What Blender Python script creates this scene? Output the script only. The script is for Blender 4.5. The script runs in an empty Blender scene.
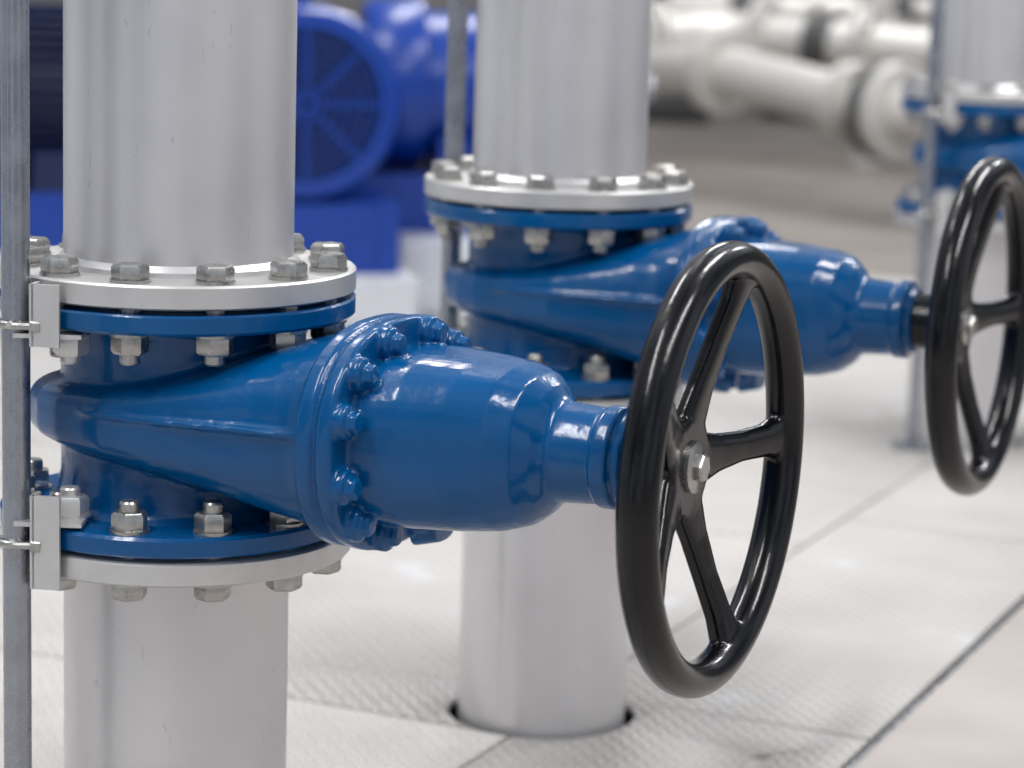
import bpy, bmesh, math, random
from mathutils import Vector, Matrix
random.seed(4)
R = math.radians
A = R(-24.5)                       # direction of the valve stems
scene = bpy.context.scene
try:
    scene.view_settings.view_transform = 'Standard'
except Exception: pass

# ------------------------------------------------------------------ materials
def nt(name):
    m = bpy.data.materials.new(name); m.use_nodes = True
    n = m.node_tree.nodes; l = m.node_tree.links
    return m, n, l, n['Principled BSDF']

def mat(name, col, metal=0.0, rough=0.5, var=0.0, vscale=6.0, bump=0.0, bscale=60.0, coat=0.0, rvar=0.0, stretch=(1,1,1), spec=.5):
    m, n, l, b = nt(name)
    b.inputs['Base Color'].default_value = (*col, 1)
    b.inputs['Metallic'].default_value = metal
    b.inputs['Roughness'].default_value = rough
    b.inputs['Specular IOR Level'].default_value = spec
    b.inputs['Coat Weight'].default_value = coat
    b.inputs['Coat Roughness'].default_value = 0.08
    tc = n.new('ShaderNodeTexCoord'); mp = n.new('ShaderNodeMapping')
    mp.inputs['Scale'].default_value = stretch
    l.new(tc.outputs['Object'], mp.inputs[0])
    if var > 0 or rvar > 0:
        no = n.new('ShaderNodeTexNoise'); no.inputs['Scale'].default_value = vscale
        no.inputs['Detail'].default_value = 6; no.inputs['Roughness'].default_value = 0.6
        l.new(mp.outputs[0], no.inputs['Vector'])
        if var > 0:
            mr = n.new('ShaderNodeMapRange'); mr.inputs[1].default_value = .3; mr.inputs[2].default_value = .7
            mr.inputs[3].default_value = 1 - var; mr.inputs[4].default_value = 1 + var
            l.new(no.outputs[0], mr.inputs[0])
            mx = n.new('ShaderNodeVectorMath'); mx.operation = 'SCALE'
            mx.inputs[0].default_value = col; l.new(mr.outputs[0], mx.inputs['Scale'])
            l.new(mx.outputs[0], b.inputs['Base Color'])
        if rvar > 0:
            m2 = n.new('ShaderNodeMapRange'); m2.inputs[1].default_value = .3; m2.inputs[2].default_value = .7
            m2.inputs[3].default_value = rough - rvar; m2.inputs[4].default_value = rough + rvar
            l.new(no.outputs[0], m2.inputs[0]); l.new(m2.outputs[0], b.inputs['Roughness'])
    if bump > 0:
        nb = n.new('ShaderNodeTexNoise'); nb.inputs['Scale'].default_value = bscale; nb.inputs['Detail'].default_value = 3
        l.new(mp.outputs[0], nb.inputs['Vector'])
        bp = n.new('ShaderNodeBump'); bp.inputs['Strength'].default_value = bump; bp.inputs['Distance'].default_value = .002
        l.new(nb.outputs[0], bp.inputs['Height']); l.new(bp.outputs[0], b.inputs['Normal'])
        l.new(bp.outputs[0], b.inputs['Coat Normal'])
    return m

M_BLUE = mat('valve_blue_epoxy', (.0, .076, .235), 0, .18, .10, 9, .6, 34, spec=.42)
M_BLACK = mat('black_handwheel_coating', (.002, .002, .003), 0, .19, .1, 20, .08, 120, spec=.40)
M_BOLT = mat('zinc_bolt', (.44, .43, .41), .9, .30, .2, 90, 0, 60, rvar=.08)
M_FLG = mat('machined_flange_steel', (.64, .63, .62), .65, .38, .06, 30)
M_GALV = mat('galvanised_rod', (.34, .36, .40), .9, .28, .12, 40, rvar=.08)
M_DARK = mat('dark_gap', (.02, .02, .02), 0, .8)
M_MOTOR = mat('motor_blue', (.002, .040, .29), 0, .3, .08, 5)
M_NAVY = mat('motor_navy', (.002, .009, .06), 0, .4, .08, 5)
M_CREAMP = mat('coated_pipe', (.62, .60, .57), .25, .4, .05, 4)
M_CONC = mat('plinth_concrete', (.62, .64, .68), 0, .7, .08, 12, .3, 80)
M_WALL = mat('wall_paint', (.30, .28, .26), 0, .8, .05, 2)
M_FLOORC = mat('floor_concrete', (.45, .405, .38), 0, .5, .10, 3.5, .1, 60, rvar=.1)
M_FLOORD = mat('hall_floor_screed', (.22, .195, .175), 0, .5, .15, 2.0, .1, 60, rvar=.1)
M_GREY = mat('machine_grey', (.07, .07, .07), .2, .5, .2, 5)

def steel_pipe_mat():
    m, n, l, b = nt('pickled_stainless')
    b.inputs['Metallic'].default_value = .65
    tc = n.new('ShaderNodeTexCoord')
    no = n.new('ShaderNodeTexNoise'); no.inputs['Scale'].default_value = 7; no.inputs['Detail'].default_value = 8
    l.new(tc.outputs['Object'], no.inputs['Vector'])
    r1 = n.new('ShaderNodeValToRGB'); r1.color_ramp.elements[0].position = .3; r1.color_ramp.elements[1].position = .72
    r1.color_ramp.elements[0].color = (.64, .625, .635, 1); r1.color_ramp.elements[1].color = (.73, .715, .72, 1)
    l.new(no.outputs[0], r1.inputs[0])
    mp = n.new('ShaderNodeMapping'); mp.inputs['Scale'].default_value = (16, 16, 5.0); mp.inputs['Rotation'].default_value = (.6, .4, 0)
    l.new(tc.outputs['Object'], mp.inputs[0])
    n2 = n.new('ShaderNodeTexNoise'); n2.inputs['Scale'].default_value = 5; n2.inputs['Detail'].default_value = 5; n2.inputs['Distortion'].default_value = 1.2
    l.new(mp.outputs[0], n2.inputs['Vector'])
    r2 = n.new('ShaderNodeValToRGB')
    e = r2.color_ramp.elements; e[0].position = .67; e[0].color = (0, 0, 0, 1); e[1].position = .72; e[1].color = (1, 1, 1, 1)
    l.new(n2.outputs[0], r2.inputs[0])
    ml = n.new('ShaderNodeMath'); ml.operation = 'MULTIPLY'; ml.inputs[1].default_value = .35
    l.new(r2.outputs[0], ml.inputs[0])
    mx = n.new('ShaderNodeMix'); mx.data_type = 'RGBA'; mx.inputs[7].default_value = (.34, .33, .36, 1)
    l.new(ml.outputs[0], mx.inputs[0]); l.new(r1.outputs[0], mx.inputs[6])
    l.new(mx.outputs[2], b.inputs['Base Color'])
    mr = n.new('ShaderNodeMapRange'); mr.inputs[1].default_value = .3; mr.inputs[2].default_value = .7
    mr.inputs[3].default_value = .30; mr.inputs[4].default_value = .42
    l.new(no.outputs[0], mr.inputs[0]); l.new(mr.outputs[0], b.inputs['Roughness'])
    return m
M_SS = steel_pipe_mat()

def tread_mat():
    m, n, l, b = nt('cream_tread_plate')
    b.inputs['Roughness'].default_value = .6
    b.inputs['Specular IOR Level'].default_value = .3
    tc = n.new('ShaderNodeTexCoord'); mp = n.new('ShaderNodeMapping')
    mp.inputs['Scale'].default_value = (50, 50, 0)
    mp.inputs['Rotation'].default_value = (0, 0, R(45))
    l.new(tc.outputs['Object'], mp.inputs[0])
    sp = n.new('ShaderNodeSeparateXYZ'); l.new(mp.outputs[0], sp.inputs[0])
    def M(op, a, b_=None):
        x = n.new('ShaderNodeMath'); x.operation = op
        for i, v in enumerate((a, b_)):
            if v is None: continue
            if isinstance(v, (int, float)): x.inputs[i].default_value = v
            else: l.new(v, x.inputs[i])
        return x.outputs[0]
    X, Y = sp.outputs[0], sp.outputs[1]
    fx = M('SUBTRACT', M('FRACT', X), .5); fy = M('SUBTRACT', M('FRACT', Y), .5)
    par = M('MODULO', M('ABSOLUTE', M('ADD', M('FLOOR', X), M('FLOOR', Y))), 2)
    sx = M('ADD', 2.0, M('MULTIPLY', par, 2.2)); sy = M('SUBTRACT', 4.2, M('MULTIPLY', par, 2.2))
    d = M('ADD', M('POWER', M('ABSOLUTE', M('MULTIPLY', fx, sx)), 2), M('POWER', M('ABSOLUTE', M('MULTIPLY', fy, sy)), 2))
    h = M('MAXIMUM', M('SUBTRACT', 1, d), 0)
    bp = n.new('ShaderNodeBump'); bp.inputs['Strength'].default_value = 1.0; bp.inputs['Distance'].default_value = .005
    l.new(h, bp.inputs['Height']); l.new(bp.outputs[0], b.inputs['Normal'])
    no = n.new('ShaderNodeTexNoise'); no.inputs['Scale'].default_value = 5.0; no.inputs['Detail'].default_value = 7
    l.new(tc.outputs['Object'], no.inputs['Vector'])
    r1 = n.new('ShaderNodeValToRGB'); e = r1.color_ramp.elements
    e[0].position = .32; e[0].color = (.59, .56, .53, 1); e[1].position = .66; e[1].color = (.67, .65, .625, 1)
    e2 = r1.color_ramp.elements.new(.71); e2.color = (.76, .76, .79, 1)
    l.new(no.outputs[0], r1.inputs[0])
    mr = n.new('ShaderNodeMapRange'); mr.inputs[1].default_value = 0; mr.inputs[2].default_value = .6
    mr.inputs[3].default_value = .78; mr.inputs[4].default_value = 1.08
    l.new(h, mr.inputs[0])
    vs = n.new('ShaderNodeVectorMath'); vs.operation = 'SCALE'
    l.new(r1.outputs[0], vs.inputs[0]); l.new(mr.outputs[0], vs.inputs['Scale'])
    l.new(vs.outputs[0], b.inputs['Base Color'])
    return m
M_TREAD = tread_mat()

# ------------------------------------------------------------------ mesh helpers
def finish(bm, name, m, parent=None, ang=35, loc=None):
    bmesh.ops.recalc_face_normals(bm, faces=bm.faces)
    me = bpy.data.meshes.new(name); bm.to_mesh(me); bm.free()
    me.materials.append(m)
    for p in me.polygons: p.use_smooth = True
    me.set_sharp_from_angle(angle=R(ang))
    o = bpy.data.objects.new(name, me); scene.collection.objects.link(o)
    if parent: o.parent = parent
    if loc: o.location = loc
    return o

def empty(name, loc=(0, 0, 0), rz=0):
    e = bpy.data.objects.new(name, None); scene.collection.objects.link(e)
    e.location = loc; e.rotation_euler = (0, 0, rz); e.empty_display_size = .1
    return e

def rings(bm, secs, cap=True, closed=False):
    vs = [[bm.verts.new(p) for p in s] for s in secs]
    n = len(vs[0]); cnt = len(vs)
    for i in range(cnt if closed else cnt - 1):
        a, b = vs[i], vs[(i + 1) % cnt]
        for j in range(n):
            bm.faces.new((a[j], a[(j + 1) % n], b[(j + 1) % n], b[j]))
    if cap and not closed:
        bm.faces.new(vs[0]); bm.faces.new(vs[-1])

def lathe(bm, prof, segs=64, mtx=Matrix(), cap=True, closed=False, ph=0):
    rings(bm, [[mtx @ Vector((r * math.cos(ph + 2 * math.pi * k / segs), r * math.sin(ph + 2 * math.pi * k / segs), z)) for k in range(segs)] for r, z in prof], cap, closed)

XM = Matrix.Rotation(R(90), 4, 'Y')   # local z -> +x
def T(x, y, z): return Matrix.Translation((x, y, z))

def box(bm, c, s, mtx=Matrix()):
    r = bmesh.ops.create_cube(bm, size=1.0)
    for v in r['verts']:
        v.co = mtx @ (Vector((v.co.x * s[0], v.co.y * s[1], v.co.z * s[2])) + Vector(c))

def se(x, hy, hz, p=2.3, n=64, oz=0, oy=0):
    out = []
    for k in range(n):
        t = 2 * math.pi * k / n; c, s = math.cos(t), math.sin(t)
        out.append(Vector((x, oy + hy * math.copysign(abs(c) ** (2 / p), c), oz + hz * math.copysign(abs(s) ** (2 / p), s))))
    return out

def bake(bm, voxel, smooth_it, fac=.5):
    bmesh.ops.recalc_face_normals(bm, faces=bm.faces)
    me = bpy.data.meshes.new('tmp'); bm.to_mesh(me); bm.free()
    o = bpy.data.objects.new('tmp', me); scene.collection.objects.link(o)
    r = o.modifiers.new('r', 'REMESH'); r.mode = 'VOXEL'; r.voxel_size = voxel
    s = o.modifiers.new('s', 'SMOOTH'); s.iterations = smooth_it; s.factor = fac
    dg = bpy.context.evaluated_depsgraph_get()
    me2 = bpy.data.meshes.new_from_object(o.evaluated_get(dg))
    bpy.data.objects.remove(o); bpy.data.meshes.remove(me)
    for p in me2.polygons: p.use_smooth = True
    return me2

def hexbolt(bm, x, y, z, up=1, h=.013, af=.0173, washer=True, stub=0.0):
    m = T(x, y, z) @ (Matrix() if up > 0 else Matrix.Rotation(math.pi, 4, 'X'))
    z0 = 0
    if washer:
        lathe(bm, [(.0185, 0), (.0185, .003)], 20, m); z0 = .003
    ph = random.random() * 2
    lathe(bm, [(af * .97, z0), (af, z0 + .001), (af, z0 + h - .003), (af * .86, z0 + h)], 6, m, ph=ph)
    if stub: lathe(bm, [(.0095, z0 + h - .001), (.0095, z0 + h + stub - .002), (.008, z0 + h + stub)], 14, m)

# ------------------------------------------------------------------ shared valve meshes
def make_body():
    bm = bmesh.new()
    lathe(bm, [(.135, -.113), (.128, -.096), (.116, -.085), (.112, -.06), (.112, .06), (.116, .085), (.128, .096), (.135, .113)], 72)
    secs = [(-.131, .046, .019, 3), (-.128, .062, .024, 3.2), (-.115, .084, .028, 3.6), (-.088, .108, .031, 4), (-.055, .126, .035, 4), (0, .137, .041, 4),
            (.05, .138, .050, 3.8), (.10, .132, .064, 3.4), (.15, .125, .080, 3), (.19, .124, .090, 2.6), (.218, .130, .096, 2.4)]
    rings(bm, [se(a, b, c, p) for a, b, c, p in secs])
    secs = [(-.06, .115, .006, 2.2), (-.02, .1375, .008, 2.2), (.02, .142, .009, 2.2), (.07, .1415, .010, 2.2), (.13, .135, .011, 2.2), (.21, .130, .011, 2.2)]
    rings(bm, [se(a, b, c, p, 64, .012) for a, b, c, p in secs])
    return bake(bm, .0028, 4, .6)

def make_bonnet():
    bm = bmesh.new()
    def plate(x0, x1, hy, hz, b=.004):
        rings(bm, [se(x0, hy - b, hz - b, 2.4, 96), se(x0 + b, hy, hz, 2.4, 96), se(x1 - b, hy, hz, 2.4, 96), se(x1, hy - b, hz - b, 2.4, 96)])
    plate(.208, .2265, .142, .106, .003)
    plate(.224, .2315, .134, .098, .001)
    plate(.2295, .246, .143, .107, .003)
    secs = [(.236, .113, .079, 2.6), (.247, .112, .079, 2.6), (.262, .110, .080, 2.8), (.285, .106, .080, 3.0), (.33, .094, .078, 3.0), (.365, .083, .075, 2.8), (.386, .072, .069, 2.5),
            (.399, .059, .059, 2.2), (.406, .050, .050, 2.0), (.411, .046, .046, 2), (.450, .0435, .0435, 2), (.452, .0465, .0465, 2), (.466, .0465, .0465, 2), (.468, .040, .040, 2), (.476, .038, .038, 2)]
    rings(bm, [se(a, b, c, p) for a, b, c, p in secs])
    for k in range(12):
        t = R(15 + 30 * k); c, s = math.cos(t), math.sin(t); p = 2.4
        y = .1265 * math.copysign(abs(c) ** (2 / p), c); z = .091 * math.copysign(abs(s) ** (2 / p), s)
        lathe(bm, [(.0165, .235), (.0165, .253), (.0145, .256)], 24, T(0, y, z) @ XM)
        lathe(bm, [(.0110, .235), (.0110, .263), (.0095, .265)], 6, T(0, y, z) @ XM, ph=k)
    rings(bm, [se(.238, .03, .02, 3, 24, -.100, .06), se(.262, .022, .013, 3, 24, -.101, .06)])
    return bake(bm, .0019, 1, .5)

def make_wheel():
    bm = bmesh.new()
    Rr, rx = .1855, .555
    secs = []
    for k in range(128):
        t = 2 * math.pi * k / 128
        ring = []
        for j in range(20):
            q = 2 * math.pi * j / 20
            rr = Rr + .0165 * math.cos(q)
            ring.append(Vector((rx + .0185 * math.sin(q), rr * math.cos(t), rr * math.sin(t))))
        secs.append(ring)
    rings(bm, secs, closed=True)
    lathe(bm, [(.033, .468), (.034, .504), (.040, .512), (.046, .518), (.046, .529), (.043, .533)], 48, XM)
    for k in range(5):
        m = Matrix.Rotation(R(72 * k), 4, 'X')
        ss = []
        for r_, x_, w, th in ((.02, .522, .026, .010), (.045, .524, .0235, .010), (.07, .528, .018, .0095), (.11, .536, .0145, .0095), (.15, .546, .0155, .010), (.172, .551, .021, .011), (.184, .554, .026, .011)):
            ring = []
            for j in range(20):
                q = 2 * math.pi * j / 20; c, s = math.cos(q), math.sin(q); p = 3
                ring.append(m @ Vector((x_ + th * math.copysign(abs(s) ** (2 / p), s), r_, w * math.copysign(abs(c) ** (2 / p), c))))
            ss.append(ring)
        rings(bm, ss)
    return bake(bm, .0021, 3, .5)

ME_BODY, ME_BONNET, ME_WHEEL = make_body(), make_bonnet(), make_wheel()
for me, m in ((ME_BODY, M_BLUE), (ME_BONNET, M_BLUE), (ME_WHEEL, M_BLACK)):
    me.materials.clear(); me.materials.append(m)

def link(name, me, parent):
    o = bpy.data.objects.new(name, me); scene.collection.objects.link(o); o.parent = parent; return o

BC = .1475
bolt_angles = [R(15 + 30 * k) for k in range(12)]

def valve(x, y, zc, wheel_rot=0):
    e = empty('gate_valve', (x, y, zc), A)
    link('body', ME_BODY, e); link('bonnet', ME_BONNET, e)
    w = link('handwheel', ME_WHEEL, e); w.rotation_euler = (R(wheel_rot), 0, 0)
    for nm, s in (('flange_upper', 1), ('flange_lower', -1)):
        bm = bmesh.new()
        lathe(bm, [(.125, s * .092), (.167, s * .093), (.170, s * .096), (.170, s * .110), (.168, s * .112), (.135, s * .1125), (.133, s * .1155)], 96)
        finish(bm, nm, M_BLUE, e)
    bm = bmesh.new()
    lathe(bm, [(.017, .465), (.017, .49)], 24, XM)
    finish(bm, 'stem', M_BLACK, e)
    bm = bmesh.new()
    lathe(bm, [(.0235, .5325), (.0235, .5365), (.022, .5375)], 32, XM)
    lathe(bm, [(.0135, .537), (.0135, .5425), (.0115, .545)], 6, XM, ph=.3)
    finish(bm, 'wheel_bolt', M_BOLT, e)
    return e

def piping(x, y, zc, ztop, zbot=-.28, seam=None):
    e = empty('steel_pipe', (x, y, zc), A)
    for nm, s in (('upper', 1), ('lower', -1)):
        end = (ztop - zc) if s > 0 else (zbot - zc)
        bm = bmesh.new()
        lathe(bm, [(.1095, s * .119), (.1095, end), (.1055, end), (.1055, s * .119)], 96, closed=True)
        lathe(bm, [(.105, s * .139), (.1165, s * .139), (.1165, s * .1435), (.1125, s * .147), (.110, s * .149), (.105, s * .149)], 96, closed=True)
        finish(bm, 'pipe_' + nm, M_SS, e)
        if seam is not None:
            bm = bmesh.new()
            mm = Matrix.Rotation(seam - A, 4, 'Z')
            L = abs(end - s * .15); zc2 = (end + s * .15) / 2
            rings(bm, [[mm @ Vector((.1092 + .0012 * math.cos(q), .006 * math.sin(q), zc2 + sg * L / 2)) for q in [2 * math.pi * k / 10 for k in range(10)]] for sg in (-1, 1)])
            finish(bm, 'weld_seam_' + nm, M_FLG, e)
        bm = bmesh.new()
        lathe(bm, [(.105, s * .1165), (.167, s * .1165), (.170, s * .1185), (.170, s * .137), (.168, s * .139), (.105, s * .139)], 96, closed=True)
        lathe(bm, [(.105, s * .1155), (.134, s * .1155), (.134, s * .118), (.105, s * .118)], 64, closed=True)
        finish(bm, 'flange_' + nm, M_FLG, e)
        bm = bmesh.new()
        for t in bolt_angles:
            bx, by = BC * math.cos(t), BC * math.sin(t)
            hexbolt(bm, bx, by, s * .139, s, .0135)
            hexbolt(bm, bx, by, s * .0928, -s, .0165, stub=.010)
            lathe(bm, [(.0095, s * .08), (.0095, s * .14)], 10, T(bx, by, 0))
        finish(bm, 'bolts_' + nm, M_BOLT, e)
    return e

def support_rod(x, y, z0, z1, vx, vy, vz):
    e = empty('support_rod', (x, y, 0), 0)
    bm = bmesh.new(); lathe(bm, [(.0130, z0), (.0130, z1)], 32); finish(bm, 'rod', M_GALV, e)
    if z0 <= .001:
        bm = bmesh.new(); box(bm, (0, 0, .004), (.08, .08, .008)); finish(bm, 'foot_plate', M_GALV, e)
    sy = 1 if vy > y else -1
    bmb = bmesh.new(); bmu = bmesh.new()
    for s in (1, -1):
        if s > 0: za, zb = vz + .078, vz + .135
        else: za, zb = vz - .148, vz - .060
        px, py = .031, -.020 * sy
        m = T(px, py, 0) @ Matrix.Rotation(R(-8 * sy), 4, 'Z')
        box(bmb, (0, 0, (za + zb) / 2), (.026, .004, zb - za), m)
        box(bmb, (-.013, .008 * sy, (za + zb) / 2), (.004, .020, zb - za), m)
        tz = vz + s * .0875 if s < 0 else vz + .0875
        box(bmb, (.032, .006 * sy, tz), (.062, .050, .004))
        hexbolt(bmb, .047, .014 * sy, tz - .002 * (1 if s > 0 else -1), -1 if s > 0 else 1, .0165, stub=.008)
        zu = vz + (.096 if s > 0 else -.108)
        mu = T(0, 0, zu)
        sec = []
        for k in range(28):
            t = 2 * math.pi * k / 28
            sec.append([mu @ Vector(((.0165 + .0038 * math.cos(q)) * math.cos(t), (.0165 + .0038 * math.cos(q)) * math.sin(t), .0038 * math.sin(q))) for q in [2 * math.pi * j / 8 for j in range(8)]])
        rings(bmu, sec, closed=True)
        for yy in (-.0165, .0165):
            lathe(bmu, [(.0038, 0), (.0038, .036)], 10, T(0, yy, zu) @ XM)
            lathe(bmu, [(.0075, .017), (.0075, .0255)], 6, T(0, yy, zu) @ XM)
    finish(bmb, 'bracket', M_FLG, e); finish(bmu, 'u_bolt', M_BOLT, e)
    return e

V1 = (-.323, 2.382, .542); V2 = (.0515, 3.165, .5605); V3 = (.952, 5.15, .588)
for i, (x, y, z) in enumerate((V1, V2, V3)):
    valve(x, y, z)
    piping(x, y, z, 3.6, seam=(R(-95), R(-123), R(-60))[i] if i else None)
support_rod(V1[0] - .1305, V1[1] - .132, .0, 2.6, *V1)
support_rod(V2[0] - .137, V2[1] + .130, .36, 2.6, *V2)
support_rod(V3[0] - .1305, V3[1] - .132, .0, 2.6, *V3)

# ------------------------------------------------------------------ floor
fl = empty('floor', (0, 0, 0), 0)
def rowbox(bm, s0, s1, v0, v1, z0, z1):
    box(bm, ((v0 + v1) / 2, (s0 + s1) / 2, (z0 + z1) / 2), (v1 - v0, s1 - s0, z1 - z0))
g = .003; VM, VE, VL = -1.255, -.845, -7.0
bm = bmesh.new()
left = [-1.0, .4, 1.6, 2.78, 3.98, 5.18, 6.38, 7.5]; right = [-1.0, .6, 1.8, 3.0, 4.2, 5.4, 6.6, 7.5]
for i in range(7):
    rowbox(bm, right[i] + g, right[i + 1] - g, VM + g, VE - g, -.012, 0)
    for a, b in ((VM - 1.2, VM), (VM - 2.4, VM - 1.2), (VM - 3.6, VM - 2.4), (VL, VM - 3.6)):
        rowbox(bm, left[i] + g, left[i + 1] - g, a + g, b - g, -.012, 0)
plates = finish(bm, 'tread_plates', M_TREAD); plates.rotation_euler = (0, 0, A)
cut = bmesh.new()
for x, y, z in (V1, V2, V3): lathe(cut, [(.124, -.1), (.124, .1)], 64, T(x, y, 0))
lathe(cut, [(.012, -.1), (.012, .1)], 24, T(.324, 2.998, 0))
co = finish(cut, 'cut', M_DARK)
md = plates.modifiers.new('b', 'BOOLEAN'); md.object = co; md.operation = 'DIFFERENCE'; md.solver = 'EXACT'
dg = bpy.context.evaluated_depsgraph_get()
me = bpy.data.meshes.new_from_object(plates.evaluated_get(dg)); plates.modifiers.clear(); plates.data = me
bpy.data.objects.remove(co)
plates.parent = fl
bm = bmesh.new()
rowbox(bm, -2, 5.6, VE + .012, 12, -.20, 0)
o = finish(bm, 'concrete', M_FLOORC, fl); o.rotation_euler = (0, 0, A)
bm = bmesh.new()
rowbox(bm, 5.6 + g, 30, VE + .012, 12, -.20, 0)
rowbox(bm, 7.5 + g, 30, -16, VE + .012, -.20, -.0)
o = finish(bm, 'hall_screed', M_FLOORD, fl); o.rotation_euler = (0, 0, A)
bm = bmesh.new(); rowbox(bm, -2, 7.5, -8, VE + .010, -.30, -.28)
o = finish(bm, 'pit_bottom', M_DARK, fl); o.rotation_euler = (0, 0, A)
bm = bmesh.new(); rowbox(bm, -1, 7.5, VE + .007, VE + .012, -.05, .0015)
o = finish(bm, 'edge_trim', M_GALV, fl); o.rotation_euler = (0, 0, A)

bm = bmesh.new(); box(bm, (2, 17, 2.2), (26, .2, 4.8)); finish(bm, 'wall_back', M_WALL)

# ------------------------------------------------------------------ electric motors on plinths
def motor(x, y, z, rz, r, L, m, finned=True, base=1.0, mb=None, ph=.2):
    e = empty('electric_motor', (x, y, z), rz)
    bm = bmesh.new()
    lathe(bm, [(r * .86, -L * .28), (r * .86, L * .42), (r * .98, L * .43), (r * .98, L * .5), (r * .5, L * .53), (r * .2, L * .54)], 64, XM)
    if finned:
        for k in range(44):
            mm = Matrix.Rotation(2 * math.pi * k / 44, 4, 'X')
            box(bm, (L * .07, 0, r * .91), (L * .68, .007, r * .16), mm)
    finish(bm, 'housing', m, e)
    bm = bmesh.new()
    lathe(bm, [(r * .98, -L * .26), (r * 1.0, -L * .27), (r * 1.0, -L * .46), (r * .93, -L * .495), (r * .78, -L * .5), (r * .78, -L * .46), (r * .1, -L * .46)], 64, XM)
    finish(bm, 'fan_cowl', m, e)
    bm = bmesh.new()
    for q in range(6):
        rr = r * (.12 + .12 * q)
        lathe(bm, [(rr, -L * .500), (rr + .008, -L * .500), (rr + .008, -L * .485), (rr, -L * .485)], 48, XM, closed=True)
    for k in range(8):
        box(bm, (-L * .492, 0, r * .42), (.008, .012, r * .74), Matrix.Rotation(k * math.pi / 4, 4, 'X'))
    finish(bm, 'grille', m, e)
    bm = bmesh.new(); lathe(bm, [(r * .775, -L * .462), (r * .775, -L * .470)], 48, XM); finish(bm, 'cowl_interior', M_NAVY, e)
    bm = bmesh.new()
    box(bm, (L * .1, 0, r * 1.08), (L * .26, r * .7, r * .34))
    for sx in (-.15, .3):
        for sy in (-1, 1):
            box(bm, (L * sx, sy * r * .72, -r * .80), (L * .13, r * .34, r * .5))
    bmesh.ops.bevel(bm, geom=bm.edges[:], offset=.008, segments=2, affect='EDGES')
    finish(bm, 'terminal_box_and_feet', m, e)
    bm = bmesh.new(); lathe(bm, [(r * .14, L * .5), (r * .14, L * .68)], 24, XM)
    finish(bm, 'shaft', M_GALV, e)
    bm = bmesh.new()
    fh = z - r * 1.0 - ph
    for sgn in (-1, 1):
        box(bm, (0, sgn * r * .80 * base, -r - fh / 2), (L * .98, r * .22, fh))
    for q in (-.46, -.15, .15, .46):
        box(bm, (q * L, 0, -r - fh / 2), (L * .05, r * 1.5 * base, fh * .98))
    box(bm, (0, 0, -r - .012), (L * .96, r * 1.78 * base, .02))
    finish(bm, 'base_frame', mb or m, e)
    return e

def plinth(x, y, rz, sx, sy, h=.2):
    bm = bmesh.new(); box(bm, (0, 0, h / 2), (sx, sy, h))
    bmesh.ops.bevel(bm, geom=bm.edges[:], offset=.012, segments=2, affect='EDGES')
    o = finish(bm, 'concrete_plinth', M_CONC); o.location = (x, y, 0); o.rotation_euler = (0, 0, rz)

zr = .575
motor(-.655, 6.72, zr, R(106), .25, .86, M_MOTOR, base=1.1, ph=.14)
motor(-.10, 7.05, zr + .02, R(8), .235, .70, M_MOTOR, finned=False)
motor(-1.45, 6.3, zr, R(20), .23, .8, M_NAVY, mb=M_MOTOR)
plinth(-.68, 6.75, R(16), .62, 1.0, .14)
plinth(-.02, 6.98, R(8), .68, .72)
plinth(-1.45, 6.32, R(20), .95, .55)

# ------------------------------------------------------------------ distant pipework
def tube(bm, pts, r, segs=32):
    P = [Vector(p) for p in pts]; path = [P[0]]
    for i in range(1, len(P) - 1):
        a = (P[i - 1] - P[i]).normalized(); b = (P[i + 1] - P[i]).normalized(); k = r * 1.6
        for j in range(9):
            t = j / 8; path.append((1 - t) ** 2 * (P[i] + a * k) + 2 * t * (1 - t) * P[i] + t * t * (P[i] + b * k))
    path.append(P[-1])
    secs = []; up = None
    for i, p in enumerate(path):
        d = (path[min(i + 1, len(path) - 1)] - path[max(i - 1, 0)]).normalized()
        if up is None: up = Vector((0, 0, 1)) if abs(d.z) < .9 else Vector((0, 1, 0))
        s = d.cross(up).normalized(); up = s.cross(d).normalized()
        secs.append([p + s * r * math.cos(2 * math.pi * k / segs) + up * r * math.sin(2 * math.pi * k / segs) for k in range(segs)])
    rings(bm, secs)

def disc(bm, p, d, r, t):
    q = Vector(d).to_track_quat('Z', 'Y').to_matrix().to_4x4()
    lathe(bm, [(r * .97, -t / 2), (r, -t / 2 + .004), (r, t / 2 - .004), (r * .97, t / 2)], 40, Matrix.Translation(p) @ q)

def run(pts, r, flanges, m=M_CREAMP, sup=((0, .5),), dark=()):
    e = empty('distant_pipe_run', pts[0], 0); o0 = Vector(pts[0])
    bm = bmesh.new(); tube(bm, [Vector(p) - o0 for p in pts], r)
    for (i, t, fr) in flanges:
        a, b = Vector(pts[i]), Vector(pts[i + 1])
        for off in (-.022, .022):
            disc(bm, a.lerp(b, t) - o0 + (b - a).normalized() * off, (b - a), fr, .03)
    finish(bm, 'pipe', m, e)
    if dark:
        bm = bmesh.new()
        for (i, t, fr, th) in dark:
            a, b = Vector(pts[i]), Vector(pts[i + 1]); disc(bm, a.lerp(b, t) - o0, (b - a), fr, th)
        finish(bm, 'clamp_rings', M_GREY, e)
    bm = bmesh.new()
    for k, f in sup:
        a, b = Vector(pts[k]), Vector(pts[k + 1]); p = a.lerp(b, f) - o0
        H = a.lerp(b, f).z - r * .9
        box(bm, (p.x, p.y, -o0.z + H / 2), (.05, .05, H))
    if len(bm.verts): finish(bm, 'pipe_support', M_FLOORC, e)
    else: bm.free()

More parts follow.
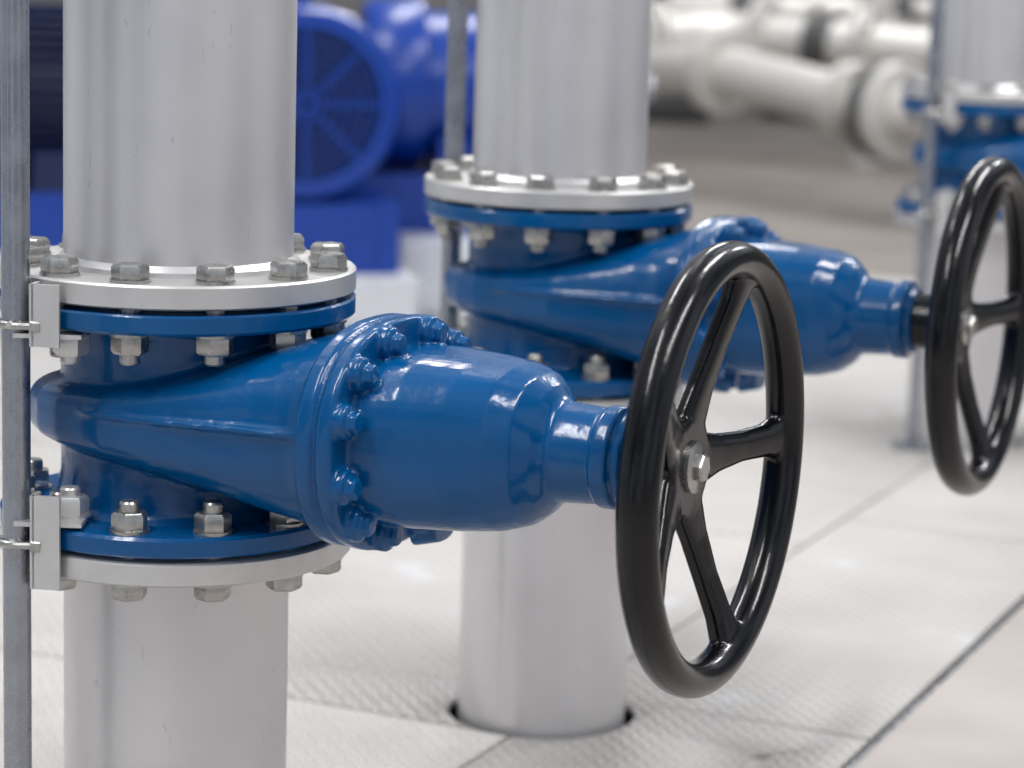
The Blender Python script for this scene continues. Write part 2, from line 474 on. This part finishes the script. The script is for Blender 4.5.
run([(.42, 11.2, .44), (.78, 10.55, .50), (1.38, 9.6, .40), (1.9, 8.9, .40), (2.6, 8.2, .38)], .105, [(1, .1, .18), (2, .1, .19), (1, .85, .16)], dark=[(2, .04, .195, .07)], sup=((0, .1), (2, .6)))
run([(.30, 11.9, .52), (.95, 12.1, .58), (2.6, 11.2, .52), (4.4, 10.2, .5)], .12, [(0, .5, .19), (1, .4, .19), (1, .12, .19)], sup=((1, .7),), dark=[(1, .28, .15, .12)])
run([(.75, 12.9, .68), (3.2, 12.4, .72), (5.2, 11.6, .70)], .08, [(0, .3, .14), (0, .7, .14)], sup=((0, .5),), dark=[(0, .45, .12, .2), (0, .15, .13, .12)])
run([(1.66, 11.9, .0), (1.66, 11.9, 3.0)], .085, [(0, .22, .15)], sup=())
run([(2.2, 10.6, .0), (2.2, 10.6, 3.0)], .05, [(0, .24, .11)], M_GREY, sup=())
for (x, y, w, h) in ((.55, 14.6, 1.1, .8), (1.95, 15.0, 1.0, .65), (3.6, 14.6, 1.2, .9)):
    e = empty('control_cabinet', (x, y, 0), R(-10))
    bm = bmesh.new(); box(bm, (0, 0, h / 2 + .05), (w, .5, h)); bmesh.ops.bevel(bm, geom=bm.edges[:], offset=.02, segments=2, affect='EDGES')
    finish(bm, 'cabinet', M_GREY, e)
    bm = bmesh.new(); box(bm, (0, 0, .03), (w * .95, .45, .06)); finish(bm, 'skid', M_DARK, e)
    bm = bmesh.new(); box(bm, (-w * .2, -.26, h * .7), (w * .3, .02, h * .3)); box(bm, (w * .2, -.26, h * .6), (w * .25, .02, h * .4)); finish(bm, 'panel', M_CREAMP, e)

# ------------------------------------------------------------------ lights
w = bpy.data.worlds.new('hall_ambient'); scene.world = w; w.use_nodes = True
wn, wl = w.node_tree.nodes, w.node_tree.links
bg = wn['Background']
tc = wn.new('ShaderNodeTexCoord'); mp = wn.new('ShaderNodeMapping'); mp.inputs['Scale'].default_value = (1.6, 1.6, .8)
no = wn.new('ShaderNodeTexNoise'); no.inputs['Scale'].default_value = 2.2; no.inputs['Detail'].default_value = 2
rp = wn.new('ShaderNodeValToRGB'); e_ = rp.color_ramp.elements
e_[0].position = .38; e_[0].color = (.15, .175, .22, 1); e_[1].position = .62; e_[1].color = (.80, .86, .95, 1)
wl.new(tc.outputs['Generated'], mp.inputs[0]); wl.new(mp.outputs[0], no.inputs['Vector']); wl.new(no.outputs[0], rp.inputs[0]); wl.new(rp.outputs[0], bg.inputs[0])
bg.inputs[1].default_value = .78
def area(name, loc, rot, sx, sy, en, col=(1, .985, .97)):
    l = bpy.data.lights.new(name, 'AREA'); l.shape = 'RECTANGLE'; l.size = sx; l.size_y = sy; l.energy = en; l.color = col
    o = bpy.data.objects.new(name, l); scene.collection.objects.link(o); o.location = loc; o.rotation_euler = rot
for i, (x, y) in enumerate(((-1.8, 1.0), (1.6, 1.2), (-1.5, 4.6), (2.0, 4.8), (0, 8.5), (4, 9), (1, 12))):
    area('ceiling_light', (x, y, 3.9), (0, 0, A), .22, 2.4, 88)

# ------------------------------------------------------------------ camera
cam = bpy.data.cameras.new('camera'); co = bpy.data.objects.new('camera', cam); scene.collection.objects.link(co)
cam.sensor_width = 36; cam.lens = 2500 / 1024 * 36
co.location = (0, 0, .994)
co.rotation_euler = (Matrix.Rotation(R(90 - 10.04), 3, 'X') @ Matrix.Rotation(R(1.75), 3, 'Z')).to_euler()
cam.dof.use_dof = True; cam.dof.focus_distance = 2.28; cam.dof.aperture_fstop = 4.0
cam.clip_end = 100
scene.camera = co
